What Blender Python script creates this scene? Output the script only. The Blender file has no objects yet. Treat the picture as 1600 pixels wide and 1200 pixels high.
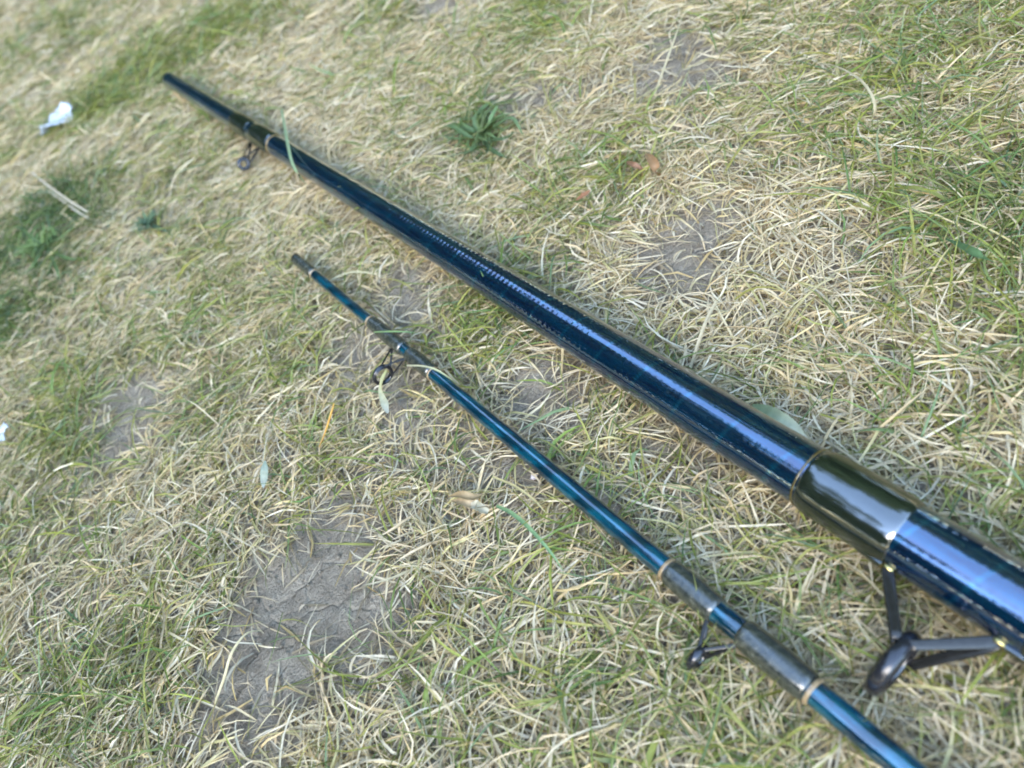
import bpy, math, random
import numpy as np
from mathutils import Vector, Matrix

rng = np.random.default_rng(7)
random.seed(7)
SC = bpy.context.scene
COL = SC.collection

# ------------------------------------------------------------------ camera
F_PX, PITCH, ROLL, CAM_H = 1250.0, math.radians(47), math.radians(32), 0.25
Fw = np.array([0, math.cos(PITCH), -math.sin(PITCH)])
R0 = np.array([1.0, 0, 0])
D0 = np.array([0, -math.sin(PITCH), -math.cos(PITCH)])
Xi = math.cos(ROLL) * R0 + math.sin(ROLL) * D0
Yi = -math.sin(ROLL) * R0 + math.cos(ROLL) * D0
CP = np.array([0, 0, CAM_H])

cam_d = bpy.data.cameras.new("camera")
cam = bpy.data.objects.new("camera", cam_d)
COL.objects.link(cam)
M = Matrix(((Xi[0], -Yi[0], -Fw[0], CP[0]), (Xi[1], -Yi[1], -Fw[1], CP[1]),
            (Xi[2], -Yi[2], -Fw[2], CP[2]), (0, 0, 0, 1)))
cam.matrix_world = M
cam_d.sensor_width = 6.2
cam_d.sensor_fit = 'HORIZONTAL'
cam_d.lens = 6.2 * F_PX / 1600
cam_d.clip_start = 0.01
cam_d.clip_end = 500
cam_d.dof.use_dof = True
cam_d.dof.focus_distance = 0.315
cam_d.dof.aperture_fstop = 1.6
SC.camera = cam

# ------------------------------------------------------------------ light
SUN_EL, SUN_AZ = math.radians(30), math.radians(222)     # azimuth clockwise from +y
w = bpy.data.worlds.new("World")
SC.world = w
w.use_nodes = True
nt = w.node_tree
sky = nt.nodes.new("ShaderNodeTexSky")
sky.sky_type = 'NISHITA'
sky.sun_disc = False
sky.sun_elevation = SUN_EL
sky.sun_rotation = SUN_AZ
sky.air_density = 1.15
sky.dust_density = 0.3
sky.ozone_density = 0.5
bg = nt.nodes["Background"]
bg.inputs[1].default_value = 0.15
nt.links.new(sky.outputs[0], bg.inputs[0])
sun_d = bpy.data.lights.new("sun", 'SUN')
sun_d.energy = 0.6
sun_d.angle = math.radians(45)
sun_d.color = (1.0, 0.86, 0.64)
sun = bpy.data.objects.new("sun", sun_d)
COL.objects.link(sun)
sd = Vector((math.sin(SUN_AZ) * math.cos(SUN_EL), math.cos(SUN_AZ) * math.cos(SUN_EL), math.sin(SUN_EL)))
sun.rotation_euler = sd.to_track_quat('Z', 'Y').to_euler()
sun.location = (0, 0, 5)
SC.view_settings.view_transform = 'Standard'
SC.view_settings.look = 'None'
SC.view_settings.exposure = 3.38
SC.view_settings.gamma = 1.0
SC.view_settings.use_curve_mapping = False
SC.cycles.filter_width = 1.8
SC.cycles.max_bounces = 8
SC.cycles.transparent_max_bounces = 4


# ------------------------------------------------------------------ helpers
def at(x, y, z=0.0):
    """point at height z that the photograph shows at pixel (x, y)"""
    d = Fw + Xi * (x - 800) / F_PX + Yi * (y - 600) / F_PX
    return CP + d * ((z - CAM_H) / d[2])


def hash2(ix, iy, seed):
    n = (ix.astype(np.int64) * 374761393 + iy.astype(np.int64) * 668265263 + seed * 974711) & 0xFFFFFFFF
    n = ((n ^ (n >> 13)) * 1274126177) & 0xFFFFFFFF
    n = n ^ (n >> 16)
    return (n & 0xFFFF) / 65535.0


def vnoise(x, y, scale, seed=0):
    x = np.asarray(x) / scale
    y = np.asarray(y) / scale
    ix = np.floor(x); iy = np.floor(y)
    fx = x - ix; fy = y - iy
    fx = fx * fx * (3 - 2 * fx); fy = fy * fy * (3 - 2 * fy)
    a = hash2(ix, iy, seed); b = hash2(ix + 1, iy, seed)
    c = hash2(ix, iy + 1, seed); d = hash2(ix + 1, iy + 1, seed)
    return (a * (1 - fx) + b * fx) * (1 - fy) + (c * (1 - fx) + d * fx) * fy


def fbm(x, y, scale, seed=0, n=4):
    s = 0; a = 0.5
    for i in range(n):
        s = s + a * (vnoise(x, y, scale / 2 ** i, seed + i * 17) - 0.5)
        a *= 0.5
    return s


def cracks(x, y, scale, seed):
    """distance to the borders of jittered cells, 0 on a border"""
    x = np.asarray(x) / scale + 0.35 * vnoise(x, y, scale * 0.6, seed + 5)
    y = np.asarray(y) / scale + 0.35 * vnoise(x * 1.3 + 9, y, 0.6, seed + 6)
    ix = np.floor(x); iy = np.floor(y)
    d1 = np.full(x.shape, 9.0); d2 = np.full(x.shape, 9.0)
    for dx in (-1, 0, 1):
        for dy in (-1, 0, 1):
            cx = ix + dx + hash2(ix + dx, iy + dy, seed)
            cy = iy + dy + hash2(ix + dx, iy + dy, seed + 31)
            d = np.hypot(cx - x, cy - y)
            d2 = np.minimum(np.maximum(d, d1), d2)
            d1 = np.minimum(d, d1)
    return d2 - d1


def blobs(x, y, lst, k_r=1.15):
    """smooth spots given as (px, py, radius px, strength) in the photograph, laid on the ground"""
    x = np.asarray(x); y = np.asarray(y)
    s = np.zeros(x.shape)
    for (px, py, r, k) in lst:
        c = at(px, py)
        z = (c - CP) @ Fw
        R = r * z / F_PX * k_r
        s = np.maximum(s, k * np.exp(-(((x - c[0]) / R) ** 2 + ((y - c[1]) / (R * 1.25)) ** 2) ** 1.6))
    return s


BARE = [(1075, 380, 62, 1), (1030, 430, 45, .9), (520, 850, 62, 1), (470, 930, 85, 1), (560, 940, 60, .9), (410, 1010, 85, 1),
        (370, 1085, 70, .9), (205, 620, 60, 1), (185, 675, 48, .9), (640, 450, 48, .9), (555, 535, 50, .9),
        (840, 600, 45, .9), (1060, 110, 62, .9), (1010, 130, 40, .8), (650, 650, 40, .9), (620, 610, 40, .8), (700, 660, 30, .7),
        (790, 765, 45, .8), (730, 730, 35, .6), (560, 780, 42, .8), (830, 150, 40, .8), (690, 5, 45, .8),
        (1345, 395, 35, .7), (1560, 730, 30, .7), (1395, 190, 25, .5), (90, 900, 35, .5), (870, 640, 40, .7), (1090, 60, 40, .6),
        (600, 800, 30, .8), (1150, 690, 40, .5)]
GREEN = [(70, 370, 120, 1.4), (20, 480, 100, 1.2), (160, 470, 60, .5), (110, 650, 110, .85), (40, 760, 90, .6), (160, 150, 60, 1.2), (240, 100, 70, 1.2),
         (330, 60, 80, 1.0), (420, 20, 60, .9), (1500, 300, 150, .75), (1590, 450, 120, .85), (1330, 190, 110, .7), (840, 30, 60, 1.0),
         (1470, 60, 130, .6), (1400, 20, 60, .6), (930, 300, 75, .85), (1000, 220, 60, .6), (740, 210, 90, .9), (1180, 30, 60, .7), (490, 700, 55, .7), (150, 1060, 100, .4),
         (230, 980, 50, .6), (1030, 1120, 220, .45), (700, 1130, 120, .45), (1250, 900, 80, .5), (760, 480, 60, .9), (820, 450, 40, .6), (480, 400, 80, .5),
         (320, 380, 90, .5), (600, 330, 40, .5), (900, 820, 120, .45), (330, 640, 60, .6), (1050, 950, 60, .4), (450, 560, 60, .4),
         (1560, 330, 60, 1.0), (90, 1150, 60, .5), (60, 60, 140, .4), (560, 110, 70, .35), (110, 560, 110, .5), (270, 300, 110, .45), (300, 500, 90, .4), (620, 220, 60, .35), (1120, 250, 80, .4), (900, 140, 60, .4), (1250, 560, 90, .3), (1450, 620, 90, .35), (1370, 1020, 40, .2), (610, 30, 60, .6), (860, 300, 50, .6)]
PIT = at(200, 985)


def ground_h(x, y):
    x = np.asarray(x, dtype=float); y = np.asarray(y, dtype=float)
    h = 0.010 * fbm(x, y, 0.16, 3, 3) + 0.0022 * fbm(x, y, 0.03, 11, 3)
    b = blobs(x, y, BARE)
    h = h - 0.0012 * b
    h = h - 0.012 * np.exp(-(((x - PIT[0]) / 0.006) ** 2 + ((y - PIT[1]) / 0.008) ** 2) ** 2)
    far = np.clip((np.hypot(x, y) - 3) / 5, 0, 1)
    return h + far * 0.05 * fbm(x, y, 6, 5, 2) - 0.002


def mesh_np(name, V, faces, mat, smooth=True, parent=None, colors=None):
    """V (n,3); faces (m,k) int array with k = 3 or 4, or a list of polygons"""
    me = bpy.data.meshes.new(name)
    V = np.asarray(V, dtype=np.float32)
    if isinstance(faces, list):
        me.from_pydata([tuple(v) for v in V], [], faces)
    else:
        faces = np.asarray(faces, dtype=np.int32)
        k = faces.shape[1]
        me.vertices.add(len(V)); me.vertices.foreach_set("co", V.ravel())
        me.loops.add(faces.size); me.loops.foreach_set("vertex_index", faces.ravel())
        me.polygons.add(len(faces))
        me.polygons.foreach_set("loop_start", np.arange(0, faces.size, k, dtype=np.int32))
        me.update(calc_edges=True)
    if smooth:
        me.polygons.foreach_set("use_smooth", np.ones(len(me.polygons), dtype=bool))
    if colors is not None:
        ca = me.color_attributes.new("Col", 'FLOAT_COLOR', 'POINT')
        c4 = np.ones((len(V), 4), dtype=np.float32); c4[:, :3] = colors
        ca.data.foreach_set("color", c4.ravel())
    me.validate()
    me.materials.append(mat)
    o = bpy.data.objects.new(name, me)
    COL.objects.link(o)
    if parent is not None:
        o.parent = parent
    return o


def tag(o, label=None, cat=None, group=None, kind=None):
    if label: o["label"] = label
    if cat: o["category"] = cat
    if group: o["group"] = group
    if kind: o["kind"] = kind
    return o


def empty(name, loc=(0, 0, 0)):
    o = bpy.data.objects.new(name, None)
    o.empty_display_size = 0.01
    o.location = loc
    COL.objects.link(o)
    return o


# ------------------------------------------------------------------ materials
def mat(name):
    m = bpy.data.materials.new(name)
    m.use_nodes = True
    return m, m.node_tree, m.node_tree.nodes["Principled BSDF"]


def N(t, kind, **kw):
    n = t.nodes.new(kind)
    for k, v in kw.items():
        setattr(n, k, v)
    return n


def simple(name, col, rough=0.5, metal=0.0, spec=0.5, coat=0.0, noise=0.0, nscale=400.0, bump=0.0):
    m, t, b = mat(name)
    b.inputs["Base Color"].default_value = (*col, 1)
    b.inputs["Roughness"].default_value = rough
    b.inputs["Metallic"].default_value = metal
    b.inputs["Specular IOR Level"].default_value = spec
    b.inputs["Coat Weight"].default_value = coat
    b.inputs["Coat Roughness"].default_value = 0.05
    tc = N(t, "ShaderNodeTexCoord")
    nz = N(t, "ShaderNodeTexNoise"); nz.inputs["Scale"].default_value = nscale; nz.inputs["Detail"].default_value = 4
    t.links.new(tc.outputs["Object"], nz.inputs["Vector"])
    if noise:
        mx = N(t, "ShaderNodeMix", data_type='RGBA', blend_type='MULTIPLY')
        mx.inputs[0].default_value = 1
        mx.inputs[6].default_value = (*col, 1)
        rp = N(t, "ShaderNodeMapRange")
        rp.inputs[1].default_value = .3; rp.inputs[2].default_value = .7
        rp.inputs[3].default_value = 1 - noise; rp.inputs[4].default_value = 1 + noise
        t.links.new(nz.outputs["Fac"], rp.inputs[0])
        t.links.new(rp.outputs[0], mx.inputs[7])
        t.links.new(mx.outputs[2], b.inputs["Base Color"])
    if bump:
        bp = N(t, "ShaderNodeBump"); bp.inputs["Strength"].default_value = bump; bp.inputs["Distance"].default_value = 0.0003
        t.links.new(nz.outputs["Fac"], bp.inputs["Height"])
        t.links.new(bp.outputs[0], b.inputs["Normal"])
    return m


def grass_mat(name, rough=0.45, spec=0.35, transl=0.3):
    m, t, b = mat(name)
    at_ = N(t, "ShaderNodeAttribute", attribute_name="Col")
    tc = N(t, "ShaderNodeTexCoord")
    nz = N(t, "ShaderNodeTexNoise"); nz.inputs["Scale"].default_value = 350; nz.inputs["Detail"].default_value = 3
    t.links.new(tc.outputs["Object"], nz.inputs["Vector"])
    rp = N(t, "ShaderNodeMapRange"); rp.inputs[1].default_value = .3; rp.inputs[2].default_value = .7
    rp.inputs[3].default_value = .82; rp.inputs[4].default_value = 1.12
    t.links.new(nz.outputs["Fac"], rp.inputs[0])
    mx = N(t, "ShaderNodeMix", data_type='RGBA', blend_type='MULTIPLY'); mx.inputs[0].default_value = 1
    t.links.new(at_.outputs["Color"], mx.inputs[6]); t.links.new(rp.outputs[0], mx.inputs[7])
    t.links.new(mx.outputs[2], b.inputs["Base Color"])
    b.inputs["Roughness"].default_value = rough
    b.inputs["Specular IOR Level"].default_value = spec
    tr = N(t, "ShaderNodeBsdfTranslucent")
    t.links.new(mx.outputs[2], tr.inputs["Color"])
    sh = N(t, "ShaderNodeMixShader"); sh.inputs[0].default_value = transl
    t.links.new(b.outputs[0], sh.inputs[1]); t.links.new(tr.outputs[0], sh.inputs[2])
    t.links.new(sh.outputs[0], t.nodes["Material Output"].inputs[0])
    return m


def soil_mat():
    m, t, b = mat("dry_soil")
    tc = N(t, "ShaderNodeTexCoord")
    n1 = N(t, "ShaderNodeTexNoise"); n1.inputs["Scale"].default_value = 60; n1.inputs["Detail"].default_value = 8; n1.inputs["Roughness"].default_value = .65
    n2 = N(t, "ShaderNodeTexNoise"); n2.inputs["Scale"].default_value = 900; n2.inputs["Detail"].default_value = 6; n2.inputs["Roughness"].default_value = .7
    n3 = N(t, "ShaderNodeTexNoise"); n3.inputs["Scale"].default_value = 1.1; n3.inputs["Detail"].default_value = 10; n3.inputs["Roughness"].default_value = .7
    for n in (n1, n2, n3):
        t.links.new(tc.outputs["Object"], n.inputs["Vector"])
    r1 = N(t, "ShaderNodeValToRGB")
    r1.color_ramp.elements[0].position = .3; r1.color_ramp.elements[0].color = (.27, .225, .165, 1)
    r1.color_ramp.elements[1].position = .72; r1.color_ramp.elements[1].color = (.53, .455, .345, 1)
    t.links.new(n1.outputs["Fac"], r1.inputs[0])
    mx = N(t, "ShaderNodeMix", data_type='RGBA', blend_type='MULTIPLY'); mx.inputs[0].default_value = 1
    rp = N(t, "ShaderNodeMapRange"); rp.inputs[1].default_value = .3; rp.inputs[2].default_value = .7; rp.inputs[3].default_value = .6; rp.inputs[4].default_value = 1.25
    t.links.new(n2.outputs["Fac"], rp.inputs[0]); t.links.new(r1.outputs[0], mx.inputs[6]); t.links.new(rp.outputs[0], mx.inputs[7])
    # beyond the modelled blades the lawn goes on as dry and green grass colour
    r3 = N(t, "ShaderNodeValToRGB")
    r3.color_ramp.elements[0].position = .35; r3.color_ramp.elements[0].color = (.10, .13, .04, 1)
    r3.color_ramp.elements[1].position = .6; r3.color_ramp.elements[1].color = (.34, .31, .18, 1)
    t.links.new(n3.outputs["Fac"], r3.inputs[0])
    ln = N(t, "ShaderNodeVectorMath", operation='LENGTH')
    t.links.new(tc.outputs["Object"], ln.inputs[0])
    rd = N(t, "ShaderNodeMapRange"); rd.inputs[1].default_value = 1.6; rd.inputs[2].default_value = 3.0
    t.links.new(ln.outputs["Value"], rd.inputs[0])
    m2 = N(t, "ShaderNodeMix", data_type='RGBA')
    t.links.new(rd.outputs[0], m2.inputs[0]); t.links.new(mx.outputs[2], m2.inputs[6]); t.links.new(r3.outputs[0], m2.inputs[7])
    t.links.new(m2.outputs[2], b.inputs["Base Color"])
    b.inputs["Roughness"].default_value = .95
    b.inputs["Specular IOR Level"].default_value = .15
    ds = N(t, "ShaderNodeTexNoise"); ds.inputs["Scale"].default_value = 70; ds.inputs["Detail"].default_value = 3
    t.links.new(tc.outputs["Object"], ds.inputs["Vector"])
    dm = N(t, "ShaderNodeMix", data_type='VECTOR'); dm.inputs[0].default_value = .009
    t.links.new(tc.outputs["Object"], dm.inputs[4]); t.links.new(ds.outputs["Color"], dm.inputs[5])
    hs = []
    for sc, wdt in ((52, .06), (210, .12)):
        vo = N(t, "ShaderNodeTexVoronoi", feature='DISTANCE_TO_EDGE'); vo.inputs["Scale"].default_value = sc
        t.links.new(dm.outputs[1], vo.inputs["Vector"])
        r_ = N(t, "ShaderNodeMapRange", interpolation_type='SMOOTHSTEP'); r_.inputs[2].default_value = wdt
        t.links.new(vo.outputs["Distance"], r_.inputs[0]); hs.append(r_)
    h1 = N(t, "ShaderNodeMath", operation='MULTIPLY_ADD'); t.links.new(hs[1].outputs[0], h1.inputs[0]); h1.inputs[1].default_value = .3; t.links.new(hs[0].outputs[0], h1.inputs[2])
    h2 = N(t, "ShaderNodeMath", operation='MULTIPLY_ADD'); t.links.new(n2.outputs["Fac"], h2.inputs[0]); h2.inputs[1].default_value = 2.4; t.links.new(h1.outputs[0], h2.inputs[2])
    bp = N(t, "ShaderNodeBump"); bp.inputs["Strength"].default_value = 1; bp.inputs["Distance"].default_value = .0016
    t.links.new(h2.outputs[0], bp.inputs["Height"])
    t.links.new(bp.outputs[0], b.inputs["Normal"])
    return m


def lacquer(name, base, stripe, purple, pitch, swirl=1.0, coat_ior=1.6, sw=.035, metal=.9, rough=.05):
    """dark lacquered blank: thin spiral lines of a lighter colour, faint mottling, thick clear coat. Axis = local x."""
    m, t, b = mat(name)
    tc = N(t, "ShaderNodeTexCoord")
    sx = N(t, "ShaderNodeSeparateXYZ"); t.links.new(tc.outputs["Object"], sx.inputs[0])
    an = N(t, "ShaderNodeMath", operation='ARCTAN2'); t.links.new(sx.outputs[2], an.inputs[0]); t.links.new(sx.outputs[1], an.inputs[1])
    d1 = N(t, "ShaderNodeMath", operation='DIVIDE'); t.links.new(an.outputs[0], d1.inputs[0]); d1.inputs[1].default_value = 2 * math.pi * swirl
    d2 = N(t, "ShaderNodeMath", operation='DIVIDE'); t.links.new(sx.outputs[0], d2.inputs[0]); d2.inputs[1].default_value = pitch
    ad = N(t, "ShaderNodeMath", operation='ADD'); t.links.new(d1.outputs[0], ad.inputs[0]); t.links.new(d2.outputs[0], ad.inputs[1])
    fr = N(t, "ShaderNodeMath", operation='FRACT'); t.links.new(ad.outputs[0], fr.inputs[0])
    rp = N(t, "ShaderNodeValToRGB")
    e = rp.color_ramp.elements
    e[0].position = 0.0; e[0].color = (0, 0, 0, 1)
    e[1].position = 1.0; e[1].color = (0, 0, 0, 1)
    for p_, v in ((.5 - sw * 1.4, 0), (.5 - sw * .6, 1), (.5 + sw * .6, 1), (.5 + sw * 1.4, 0)):
        x = e.new(p_); x.color = (v, v, v, 1)
    t.links.new(fr.outputs[0], rp.inputs[0])
    mp = N(t, "ShaderNodeMapping"); mp.inputs["Scale"].default_value = (60, 500, 500)
    t.links.new(tc.outputs["Object"], mp.inputs[0])
    nz = N(t, "ShaderNodeTexNoise"); nz.inputs["Scale"].default_value = 1; nz.inputs["Detail"].default_value = 5; nz.inputs["Roughness"].default_value = .65
    t.links.new(mp.outputs[0], nz.inputs["Vector"])
    r2 = N(t, "ShaderNodeMapRange"); r2.inputs[1].default_value = .42; r2.inputs[2].default_value = .6
    t.links.new(nz.outputs["Fac"], r2.inputs[0])
    m1 = N(t, "ShaderNodeMix", data_type='RGBA'); m1.inputs[6].default_value = (*base, 1); m1.inputs[7].default_value = (*purple, 1)
    t.links.new(r2.outputs[0], m1.inputs[0])
    m2 = N(t, "ShaderNodeMix", data_type='RGBA'); m2.inputs[7].default_value = (*stripe, 1)
    sc_ = N(t, "ShaderNodeMath", operation='MULTIPLY'); t.links.new(rp.outputs[0], sc_.inputs[0])
    r4 = N(t, "ShaderNodeMapRange"); r4.inputs[1].default_value = .35; r4.inputs[2].default_value = .6; r4.inputs[3].default_value = 1; r4.inputs[4].default_value = .25
    t.links.new(nz.outputs["Fac"], r4.inputs[0]); t.links.new(r4.outputs[0], sc_.inputs[1])
    t.links.new(sc_.outputs[0], m2.inputs[0]); t.links.new(m1.outputs[2], m2.inputs[6])
    t.links.new(m2.outputs[2], b.inputs["Base Color"])
    b.inputs["Metallic"].default_value = metal
    b.inputs["Roughness"].default_value = rough
    b.inputs["Coat Weight"].default_value = 1
    b.inputs["Coat IOR"].default_value = coat_ior
    dn = N(t, "ShaderNodeTexNoise"); dn.inputs["Scale"].default_value = 220; dn.inputs["Detail"].default_value = 6; dn.inputs["Roughness"].default_value = .7
    t.links.new(tc.outputs["Object"], dn.inputs["Vector"])
    dr = N(t, "ShaderNodeMapRange"); dr.inputs[1].default_value = .45; dr.inputs[2].default_value = .75; dr.inputs[3].default_value = .015; dr.inputs[4].default_value = .06
    t.links.new(dn.outputs["Fac"], dr.inputs[0]); t.links.new(dr.outputs[0], b.inputs["Coat Roughness"])
    cb_ = N(t, "ShaderNodeBump"); cb_.inputs["Strength"].default_value = .05; cb_.inputs["Distance"].default_value = .0002
    t.links.new(dn.outputs["Fac"], cb_.inputs["Height"]); t.links.new(cb_.outputs[0], b.inputs["Coat Normal"])
    return m


def wrap_mat(name, col, col2, thread=0.00028, coat_ior=1.6, dull=.10):
    """tight thread winding under clear varnish. Axis = local x."""
    m, t, b = mat(name)
    tc = N(t, "ShaderNodeTexCoord")
    sx = N(t, "ShaderNodeSeparateXYZ"); t.links.new(tc.outputs["Object"], sx.inputs[0])
    ml = N(t, "ShaderNodeMath", operation='MULTIPLY'); t.links.new(sx.outputs[0], ml.inputs[0]); ml.inputs[1].default_value = 2 * math.pi / thread
    sn = N(t, "ShaderNodeMath", operation='SINE'); t.links.new(ml.outputs[0], sn.inputs[0])
    nz = N(t, "ShaderNodeTexNoise"); nz.inputs["Scale"].default_value = 500; nz.inputs["Detail"].default_value = 4
    t.links.new(tc.outputs["Object"], nz.inputs["Vector"])
    ad = N(t, "ShaderNodeMath", operation='MULTIPLY_ADD'); t.links.new(sn.outputs[0], ad.inputs[0]); ad.inputs[1].default_value = .18
    t.links.new(nz.outputs["Fac"], ad.inputs[2])
    r = N(t, "ShaderNodeMapRange"); r.inputs[1].default_value = .35; r.inputs[2].default_value = .75
    t.links.new(ad.outputs[0], r.inputs[0])
    m1 = N(t, "ShaderNodeMix", data_type='RGBA'); m1.inputs[6].default_value = (*col, 1); m1.inputs[7].default_value = (*col2, 1)
    t.links.new(r.outputs[0], m1.inputs[0]); t.links.new(m1.outputs[2], b.inputs["Base Color"])
    bp = N(t, "ShaderNodeBump"); bp.inputs["Strength"].default_value = .5; bp.inputs["Distance"].default_value = .0001
    t.links.new(sn.outputs[0], bp.inputs["Height"]); t.links.new(bp.outputs[0], b.inputs["Normal"])
    b.inputs["Roughness"].default_value = .6
    b.inputs["Specular IOR Level"].default_value = .08
    b.inputs["Coat Weight"].default_value = 1
    b.inputs["Coat IOR"].default_value = coat_ior
    dr = N(t, "ShaderNodeMapRange"); dr.inputs[1].default_value = .42; dr.inputs[2].default_value = .68; dr.inputs[3].default_value = .03; dr.inputs[4].default_value = dull
    t.links.new(nz.outputs["Fac"], dr.inputs[0]); t.links.new(dr.outputs[0], b.inputs["Coat Roughness"])
    cb_ = N(t, "ShaderNodeBump"); cb_.inputs["Strength"].default_value = .25 if dull > .2 else .05; cb_.inputs["Distance"].default_value = .0002
    t.links.new(ad.outputs[0], cb_.inputs["Height"]); t.links.new(cb_.outputs[0], b.inputs["Coat Normal"])
    return m


M_DRY = grass_mat("dry_blade", .45, .3, .32)
M_GRN = grass_mat("green_blade", .45, .3, .38)
M_SOIL = soil_mat()
M_BLUE = lacquer("blue_lacquer", (.002, .066, .158), (.006, .15, .27), (.007, .026, .095), .0205, 1.0, 2.1, .035, .85, .06)
M_TEAL = lacquer("teal_lacquer", (.003, .125, .190), (.002, .010, .024), (.003, .030, .065), .022, 1.0, 1.9, .17, .6, .16)
M_GWRAP = wrap_mat("green_thread", (.003, .006, .004), (.009, .012, .006), coat_ior=2.4, dull=.06)
M_BWRAP = wrap_mat("charcoal_thread", (.012, .016, .015), (.075, .075, .052), coat_ior=1.9, dull=.30)
M_GOLD = wrap_mat("gold_thread", (.17, .11, .03), (.28, .19, .07), .0004)
M_OLIVE = wrap_mat("olive_thread", (.05, .035, .006), (.13, .09, .02), .0004)
M_TAN = wrap_mat("tan_thread", (.22, .145, .07), (.36, .27, .15), .0004)
M_FRAME = simple("black_frame", (.02, .02, .024), .22, .3, .6, .4, .15, 600)
M_METAL = simple("gunmetal", (.042, .040, .036), .2, .6, .5, 0, .15, 600)
M_BLACK = simple("black_ceramic", (.008, .008, .012), .15, 0, .6, .6)
M_BRASS = simple("brass", (.45, .36, .14), .25, 1.0)


# ------------------------------------------------------------------ ground: one sheet, fine near the camera, coarse to the horizon
def axis_lines(lo, hi, step, far):
    a = np.arange(lo, hi + step / 2, step)
    g = []; d = step; p = hi
    while p < far:
        d *= 1.22; p += d; g.append(p)
    l = []; d = step; p = lo
    while p > -far:
        d *= 1.22; p -= d; l.append(p)
    return np.concatenate([l[::-1], a, g])


gx = axis_lines(-.42, .34, .0028, 90)
gy = axis_lines(.02, .80, .0028, 90)
GX, GY = np.meshgrid(gx, gy)
near = (np.abs(GX) < .6) & (np.abs(GY) < 1.2)
H = ground_h(GX, GY)
B = blobs(GX, GY, BARE)
ck = cracks(GX, GY, .021, 4)
ck2 = cracks(GX, GY, .0075, 9)
det = -0.0030 * np.exp(-(ck / .055) ** 2) * np.clip((vnoise(GX, GY, .03, 77) - .3) * 4, 0, 1) - 0.0010 * np.exp(-(ck2 / .10) ** 2) \
      + 0.0022 * fbm(GX, GY, .012, 21, 4) + 0.0008 * (hash2(np.round(GX * 450), np.round(GY * 450), 3) - .5)
H = H + np.where(near, det, 0)
V = np.stack([GX, GY, H], -1).reshape(-1, 3)
nx, ny = len(gx), len(gy)
idx = np.arange(nx * ny).reshape(ny, nx)
Fq = np.stack([idx[:-1, :-1], idx[:-1, 1:], idx[1:, 1:], idx[1:, :-1]], -1).reshape(-1, 4)
ground = mesh_np("ground", V, Fq, M_SOIL)
tag(ground, "dry cracked grey brown soil under a patchy lawn", None, None, "structure")

# ------------------------------------------------------------------ trees round the lawn (the rods mirror them)
M_BARK = simple("bark", (.09, .065, .045), .9, 0, .2, 0, .3, 20)
M_LEAF = simple("tree_leaf", (.045, .085, .025), .55, 0, .3, 0, .3, 3)


def tree_meshes(seed, hgt, crown_w, base):
    g = np.random.default_rng(seed)
    VV = []; FF = []

    def limb(p0, p1, r0, r1, n=7):
        p0 = np.array(p0); p1 = np.array(p1)
        d = p1 - p0; d = d / np.linalg.norm(d)
        u = np.cross(d, [0.3, 0.8, 0.1]); u /= np.linalg.norm(u); v = np.cross(d, u)
        o = sum(len(a) for a in VV)
        ring = []
        for k in range(4):
            t_ = k / 3; c = p0 + (p1 - p0) * t_ + (g.normal(0, .06, 3) * r0 if 0 < k < 3 else 0)
            r = r0 + (r1 - r0) * t_
            ring.append([c + r * (math.cos(2 * math.pi * i / n) * u + math.sin(2 * math.pi * i / n) * v) for i in range(n)])
        VV.append(np.array(ring).reshape(-1, 3))
        for k in range(3):
            for i in range(n):
                FF.append((o + k * n + i, o + k * n + (i + 1) % n, o + (k + 1) * n + (i + 1) % n, o + (k + 1) * n + i))
    limb((0, 0, -.1), (0.1, 0, hgt * .55), .2, .11)
    tips = []
    for k in range(9):
        a = g.uniform(0, 6.28); z0 = g.uniform(base, hgt * .55)
        tip = np.array([math.cos(a) * crown_w * g.uniform(.3, .8), math.sin(a) * crown_w * g.uniform(.3, .8), z0 + g.uniform(.12, .4) * hgt])
        limb((0.05, 0, z0), tip, .07, .02, 5); tips.append(tip)
    n = 8000
    cl = np.array(tips + [np.array([g.normal(0, .45) * crown_w, g.normal(0, .45) * crown_w, base + (hgt - base) * g.uniform(.1, 1)]) for _ in range(26)])
    c = cl[g.integers(0, len(cl), n)] + g.normal(0, 1, (n, 3)) * np.array([.5, .5, .36])
    c[:, 2] = np.maximum(c[:, 2], base * .8 + g.uniform(0, .5, n))
    a1 = g.normal(0, 1, (n, 3)); a1 /= np.linalg.norm(a1, axis=1)[:, None]
    a2 = np.cross(a1, g.normal(0, 1, (n, 3))); a2 /= np.linalg.norm(a2, axis=1)[:, None]
    s = g.uniform(.10, .22, (n, 1))
    LV = np.stack([c - a1 * s, c + a2 * s * .5, c + a1 * s, c - a2 * s * .5], 1).reshape(-1, 3)
    LF = np.arange(4 * n).reshape(n, 4)
    return np.concatenate(VV), np.array(FF), LV, LF


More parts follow.
